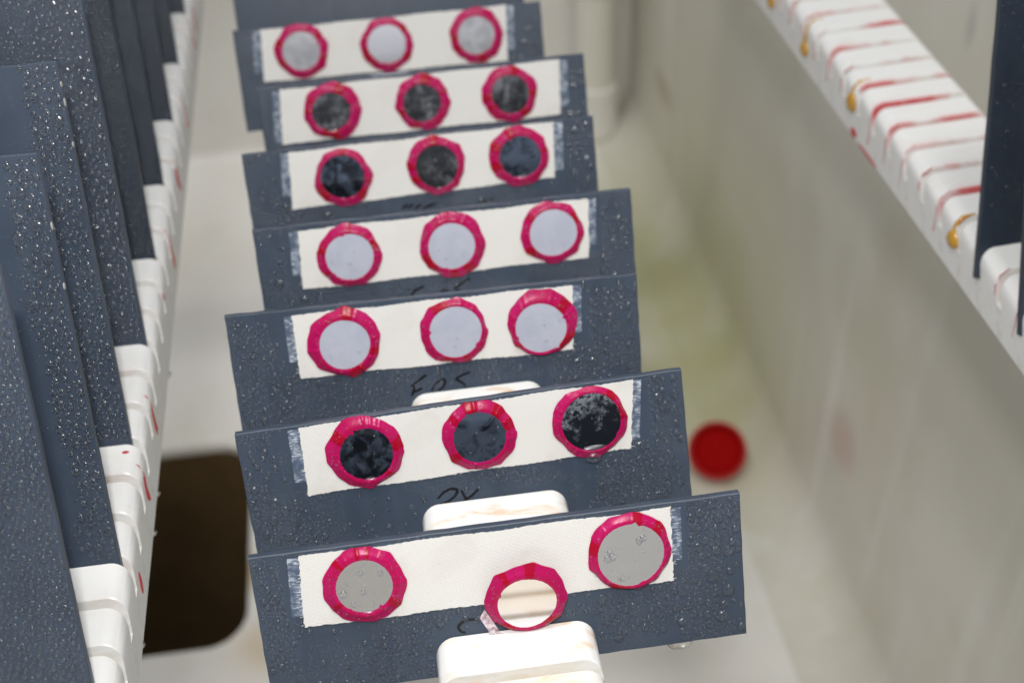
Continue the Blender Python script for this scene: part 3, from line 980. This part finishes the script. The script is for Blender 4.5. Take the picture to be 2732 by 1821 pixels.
    if bead:
        # water gathered against the lower lip of the ring
        V, F = [], []
        N, R2 = 20, 5
        hw = bead * MM
        for i in range(N + 1):
            u = -1 + 2 * i / N
            x = u * hw
            zb = -math.sqrt(max(1e-9, (Ri + 0.0003) ** 2 - x * x))
            hgt = hw * 0.46 * (1 - u * u) ** 0.6
            for q in range(R2 + 1):
                s = q / R2
                V.append((x, -top - 0.0009 * math.sqrt(max(0, 1 - u * u)) * math.sin(math.pi * (0.5 + 0.5 * s)) ** 0.7 if s < 1 else -top - 0.00001, zb + hgt * s))
        for i in range(N):
            for q in range(R2):
                a = i * (R2 + 1) + q
                F.append((a, a + 1, a + R2 + 2, a + R2 + 1))
        mesh_obj('water_bead', V, F, M['water'], disc, angle=80)
    return disc

def make_text(strokes, parent, width=0.0011):
    """felt-pen strokes as flat ribbons just above the plate."""
    groups, cur = [], []
    for s in strokes + [None]:
        if s is None:
            if len(cur) > 1: groups.append(cur)
            cur = []
        else: cur.append(s)
    V, F = [], []
    for gpts in groups:
        pts = smooth_path(gpts, 6)
        n = len(pts); b = len(V)
        for i, p in enumerate(pts):
            d = pts[min(i + 1, n - 1)] - pts[max(i - 1, 0)]
            d = d / (np.linalg.norm(d) + 1e-9)
            w = width * 0.5 * (0.72 + 0.28 * math.sin(math.pi * i / (n - 1))) / MM
            a = p + np.array([-d[1], d[0]]) * w; c = p - np.array([-d[1], d[0]]) * w
            V += [(a[0] * MM, -0.00005, a[1] * MM), (c[0] * MM, -0.00005, c[1] * MM)]
        F += [(b + 2 * i, b + 2 * i + 1, b + 2 * i + 3, b + 2 * i + 2) for i in range(n - 1)]
    if V: mesh_obj('lettering', V, F, M['ink'], parent, smooth=False)

ROW = {   # label, disc kinds, bead half widths
    7: ('front grey panel whose middle red-ringed disc has slipped down onto the white bar', ('mirror', 'mirror', 'mirror'), (2.2, 0, 0)),
    6: ('grey panel with three blotchy dark discs standing just behind the front panel', ('tarnish', 'bluish', 'crust'), (2.3, 0, 4.2)),
    5: ('grey panel with pale discs and a black handwritten E near the bar', ('pale', 'pale', 'pale'), (0, 0, 0)),
    4: ('grey panel with pale discs, behind the other pale-disc panel', ('pale', 'pale', 'pale'), (0, 0, 0)),
    3: ('grey panel with three dark discs, behind the two pale-disc panels', ('tarnish', 'char', 'bluish'), (0, 1.8, 2.8)),
    2: ('grey panel with three sooty grey-black discs, second from the rear', ('char', 'char', 'char'), (2.6, 0, 0)),
    1: ('rear grey panel with three light grey metal discs in red rings', ('matte', 'satin', 'matte'), (0, 0, 0)),
}
PVC = [m_pvc('grey_pvc', 1.0), m_pvc('grey_pvc_worn', 6.0), m_pvc('dark_and_dimmed_pvc', 3.0, 0.55)]  # last: right panels' own dark tone; rear left ones dimmed by colour for falloff
GROUP_C = 'grey test panels with red-ringed discs'

def in_quad(x, z, c, pad):
    tl, bl, tr, br = [np.array(q) * MM for q in c]
    pts = [tl, tr, br, bl]
    for i in range(4):
        a, b = pts[i], pts[(i + 1) % 4]
        e = b - a
        nrm = np.array([-e[1], e[0]]) / np.linalg.norm(e)      # clockwise loop: outside is to the left
        if nrm @ (np.array([x, z]) - a) > pad: return False
    return True

for k in range(7, 0, -1):
    P = PANELS[k]
    lab, kinds, beads = ROW[k]
    root = thing('test_panel', lab, 'test panel', panel_matrix(P['xc'] * MM, P['y0'] * MM, P['phi']), GROUP_C)
    FAR[0] = k <= 4
    e = P['e'] * MM
    pl = make_plate(-0.075, 0.075, e - PLATE_L, e, PVC[k % 2], root, k)
    make_tape(P['tape'], root, k)
    for i, r in enumerate(P['rings']):
        slip = (k == 7 and i == 1)
        make_disc(root, r, kinds[i], k * 10 + i + 1, math.radians(9) if slip else 0.0, beads[i])
    make_text(P['text'], root, 0.0010 if k > 4 else 0.0012)
    # condensation
    rng = random.Random(100 + k)
    wet, mist = value_noise(k, 0.013), value_noise(k + 30, 0.009)
    rings, tape = P['rings'], P['tape']
    xc = P['xc'] * MM
    tx0, tx1 = tape[1][0] * MM - 0.0042, tape[2][0] * MM + 0.0042
    ez0, ez1 = tape[1][1] * MM, tape[2][1] * MM
    def ok(x, z, r):
        if abs(x) + r > 0.0747 or z + r > e - 0.0003 or z - r < e - PLATE_L + 0.0003: return False
        if tx0 - r < x < tx1 + r and z > ez0 - 0.0004 - r and z < ez1 + 0.0004 + r and in_quad(x, z, tape, 0.0004 + r): return False
        if (tx0 - r < x < 0 or 0 < x < tx1 + r) and ez0 + 0.002 < z < ez1 and (x < tape[0][0] * MM or x > tape[2][0] * MM - 0.0006) : return False
        for q in rings:
            if (x - q[0] * MM) ** 2 + (z - q[1] * MM) ** 2 < ((q[2] + q[3]) * 0.5 * MM + 0.0004 + r) ** 2: return False
        if abs(x + xc) < 0.0262 and z < 0.0012 + r: return False
        return True
    rich = (1.0 if k >= 5 else 0.7)
    sideR = lambda x, z: (0.40 + 0.60 * (x > 0.045)) * (0.15 + 0.85 * (wet(x, z) > 0.45))
    spec = [(int(22 * rich), 0.0012, 0.0020, lambda x, z: 1.0 if x > 0.054 else 0.0), (int(20 * rich), 0.0012, 0.0018, sideR), (int(330 * rich), 0.0006, 0.0011, sideR), (int(620 * rich), 0.0003, 0.0006, lambda x, z: wet(x, z) > 0.52),
            (int(1500 * rich), 0.00014, 0.0003, lambda x, z: mist(x, z) > 0.55)]
    drops = scatter(rng, (-0.075, 0.075, e - PLATE_L, e), spec, ok)
    big_drops([d for d in drops if d[2] > 0.00125], root, rng)
    tag(drops_mesh('condensation', [d for d in drops if d[2] <= 0.0005], M['water'], root, rng, 0.6 if k <= 4 else 1.0), kind='stuff')
    tag(drops_mesh('water_beads', [d for d in drops if 0.0005 < d[2] <= 0.00125], M['water_big'], root, rng, 0.6 if k <= 4 else 1.0), kind='stuff')
    # beads standing along the top edge and on the tape
    et = []
    for _ in range(70):
        x = rng.uniform(-0.074, 0.074)
        et.append((x, e - rng.uniform(0.0002, 0.0012), rng.choice((0.00016, 0.0002, 0.00028) if k > 4 else (0.0003, 0.0004, 0.0005)), 0.0))
    for _ in range(60):
        u, v = rng.uniform(0.02, 0.98), rng.uniform(0.03, 0.97)
        c = [np.array(q) * MM for q in tape]
        p = (c[0] * (1 - u) + c[2] * u) * (1 - v) + (c[1] * (1 - u) + c[3] * u) * v
        if all((p[0] - q[0] * MM) ** 2 + (p[1] - q[1] * MM) ** 2 > ((q[2] + q[3]) * 0.5 * MM) ** 2 for q in rings):
            et.append((p[0], p[1], rng.choice((0.00010, 0.00012, 0.00016)), -TAPE_T - 0.00006))
    tag(drops_mesh('edge_condensation', et, M['water'], root, rng, 0.5 if k <= 4 else 0.9), kind='stuff')
    if k == 7:
        # loose end of the clear film under the slipped ring
        q = rings[1]
        cx, cz = q[0] * MM, q[1] * MM
        V = [(cx - 0.0128, -0.0012, cz - 0.0028), (cx - 0.0146, -0.0017, cz - 0.0052), (cx - 0.0124, -0.0021, cz - 0.0098), (cx - 0.0098, -0.0018, cz - 0.0088),
             (cx - 0.0086, -0.0016, cz - 0.0112), (cx - 0.0122, -0.0014, cz - 0.0118), (cx - 0.0048, -0.0014, cz - 0.0126)]
        fl = mesh_obj('film_flap', V, [(0, 1, 2, 3), (3, 2, 5, 4), (4, 5, 6)], M['flap'], root, smooth=False)
        blob('hanging_drop', M['water'], root, (0.0535, 0.0006, e - PLATE_L + 0.0004), (0.0042, 0.0016, 0.0028), (0, 0.05, -1))
    if k == 6:
        q = rings[2]
        blob('hanging_drop', M['water'], root, (q[0] * MM, -0.0010, q[1] * MM - 0.0128), (0.0030, 0.0022, 0.0016), (0, -1, -0.35))

# one more panel behind the row, only its lower part in the picture
root = thing('test_panel', 'bare dark grey panel rising behind the rear ringed-disc panel', 'test panel', panel_matrix(-0.0187, 7 * 0.05414, 0.0), 'bare grey test panels')
make_plate(-0.075, 0.075, -0.0135, 0.1365, PVC[0], root, 21)

# ================================================================== tall wet panels in the left bar
LEFT = [  # slot index, right edge x, roll, label, drop recipe
    (-1, -0.1272, 0.0, 'tall grey panel standing frontmost in the bar of wet panels, finely beaded', 'fine'),
    (0, -0.1252, 0.0, 'tall grey panel second from the front of the wet panels, beaded along one edge', 'edge'),
    (1, -0.1262, 0.0, 'tall grey panel third from the front, large beads by its top corner', 'edge'),
    (2, -0.1252, 0.0, 'tall grey panel fourth from the front, thick with round water beads', 'dense'),
    (3, -0.1256, 0.0, 'tall grey panel fifth from the front of the wet panels', 'sparse'),
    (4, -0.1258, 0.0, 'tall grey panel sixth from the front of the wet panels', 'sparse'),
    (5, -0.1252, 0.0, 'tall grey panel seventh from the front of the wet panels', 'sparse'),
    (6, -0.1256, 0.0, 'tall grey panel eighth from the front of the wet panels', 'sparse'),
    (7, -0.1250, 0.0, 'tall grey panel standing last in the bar of wet panels', 'sparse'),
]
HT = 0.1355
for (k, xr, roll, lab, rec) in LEFT:
    y = LY0 + k * 0.05414
    W = 0.100
    root = thing('test_panel', lab, 'test panel', panel_matrix(xr - W / 2, y, roll), 'tall wet grey panels')
    make_plate(-W / 2, W / 2, HT - 0.150 + 0.0012, HT, PVC[k % 2 if k < 3 else 2], root, 40 + k)  # rear panels take the dimmed sheet, flash falloff put into the colour
    rng = random.Random(300 + k)
    wet = value_noise(k + 60, 0.012)
    x0 = W / 2 - (0.042 if k < 3 else 0.030)
    def ok(x, z, r):
        return x + r < W / 2 - 0.0002 and z + r < HT - 0.0003 and z - r > 0.0006
    edgy = lambda x, z: 1.0 if x > W / 2 - 0.011 + 0.006 * (wet(x, z) - 0.5) else 0.0
    inner = lambda x, z: 1.0 if x <= W / 2 - 0.009 else 0.25
    if rec == 'fine':
        spec = [(60, 0.0009, 0.0016, lambda x, z: wet(x, z) > 0.6), (1700, 0.0007, 0.0011, None), (900, 0.00018, 0.0004, None)]
    elif rec == 'dense':
        spec = [(50, 0.0014, 0.0023, lambda x, z: x > W / 2 - 0.011), (800, 0.0009, 0.0014, lambda x, z: x > W / 2 - 0.020), (1500, 0.0006, 0.0010, None), (1500, 0.00014, 0.0003, None)]
    elif rec == 'edge':
        spec = [(26, 0.0013, 0.0025, lambda x, z: edgy(x, z) * (z > 0.085)), (300, 0.0009, 0.0015, edgy), (200, 0.0004, 0.0007, edgy), (90, 0.0003, 0.0006, inner), (700, 0.00012, 0.00024, None)]
    else:
        spec = [(200, 0.0006, 0.0010, edgy), (900, 0.0003, 0.0007, lambda x, z: wet(x, z)), (800, 0.00012, 0.00025, None)]
    drops = scatter(rng, (x0, W / 2, 0.0, HT), spec, ok, 1.02)
    big_drops([d for d in drops if d[2] > 0.00145], root, rng)
    tag(drops_mesh('condensation', [d for d in drops if d[2] <= 0.0005], M['water'], root, rng), kind='stuff')
    tag(drops_mesh('water_beads', [d for d in drops if 0.0005 < d[2] <= 0.00145], M['water_big'], root, rng), kind='stuff')
    if k in (0, 1):
        for (z, h) in (((0.113, .0022), (0.094, .0018)) if k == 0 else ((0.128, .0016), (0.152 - 0.03, .0024), (0.108, .0018))):
            blob('burr', M['burr'], root, (W / 2 - 0.0001, 0.0006, z), (0.0007, h * 0.7, 0.0004), (1, -0.2, 0))

# ================================================================== panels in the right bar
for (ly, lx, roll, lab) in ((RSLOT, -0.0255, -6.0, 'dark grey panel standing askew in the red-striped bar'),
                            (RSLOT - 2 * PITCH, -0.0252, -3.0, 'dark grey panel at the picture edge, in front of the askew panel')):
    W = 0.058
    base = RBM @ Matrix.Translation((lx, ly, 0)) @ Matrix.Rotation(-TILT, 4, 'X') @ Matrix.Rotation(-math.radians(roll), 4, 'Y') @ Matrix.Translation((W / 2, 0, 0))
    root = thing('test_panel', lab, 'test panel', base, 'panels in the red-striped bar')
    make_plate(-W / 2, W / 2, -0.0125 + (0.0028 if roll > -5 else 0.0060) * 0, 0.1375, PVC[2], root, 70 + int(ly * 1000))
    rng = random.Random(900 + int(-ly * 1000))
    drops = scatter(rng, (-W / 2, W / 2, 0.002, 0.137), [(70, 0.0005, 0.0009, None), (500, 0.0002, 0.0005, None), (1100, 0.00012, 0.0002, None)],
                    lambda x, z, r: abs(x) + r < W / 2 - 0.0003 and 0.004 + r < z < 0.1370 - r)
    tag(drops_mesh('condensation', drops, M['water'], root, rng), kind='stuff')

# ================================================================== things lying on the tank floor
def lathe(name, prof, mat, parent=None, seg=40, angle=40):
    V, F = [], []
    for r, z in prof:
        V += [(r * math.cos(2 * math.pi * j / seg), r * math.sin(2 * math.pi * j / seg), z) for j in range(seg)]
    for i in range(len(prof) - 1):
        F += [(i * seg + j, i * seg + (j + 1) % seg, (i + 1) * seg + (j + 1) % seg, (i + 1) * seg + j) for j in range(seg)]
    F.append(tuple(range(seg))[::-1]); F.append(tuple(range((len(prof) - 1) * seg, len(prof) * seg)))
    return mesh_obj(name, V, F, mat, parent, angle=angle)

cap = thing('screw_cap', 'round dark red plastic cap propped on the pale tank floor', 'cap', Matrix.Translation((0.2475, 0.577, FLOOR + 0.0185)) @ Matrix.Rotation(math.radians(36), 4, 'X') @ Matrix.Rotation(math.radians(-8), 4, 'Y'))
lathe('cap_body', [(0.0255, 0.0), (0.0275, 0.001), (0.0278, 0.012), (0.0268, 0.0152), (0.0250, 0.0155), (0.0238, 0.0140), (0.0232, 0.0050), (0.004, 0.0046)], M['cap'], cap)
lathe('cap_liner', [(0.0228, 0.0056), (0.0228, 0.0090), (0.0205, 0.0096), (0.0190, 0.0078), (0.003, 0.0076)], M['liner'], cap)
for j in range(24):
    a = 2 * math.pi * j / 24
    V, F = tube([(0.0278 * math.cos(a), 0.0278 * math.sin(a), 0.0015), (0.0278 * math.cos(a), 0.0278 * math.sin(a), 0.0115)], 0.0009, 5)
    mesh_obj('grip_rib', V, F, M['cap'], cap)

pipe = thing('standing_pipe', 'clouded upright pipe with white collars at the back of the tank', 'pipe', Matrix.Translation((0.2365, 1.165, FLOOR + 0.001)))
lathe('tube', [(0.024, 0.0), (0.024, 0.50), (0.021, 0.503), (0.021, 0.49)], M['pipe'], pipe)
for z0, z1 in ((0.006, 0.075), (0.205, 0.275), (0.40, 0.47)):
    lathe('collar', [(0.0245, z0), (0.0270, z0 + 0.002), (0.0270, z1 - 0.002), (0.0245, z1)], M['collar'], pipe)
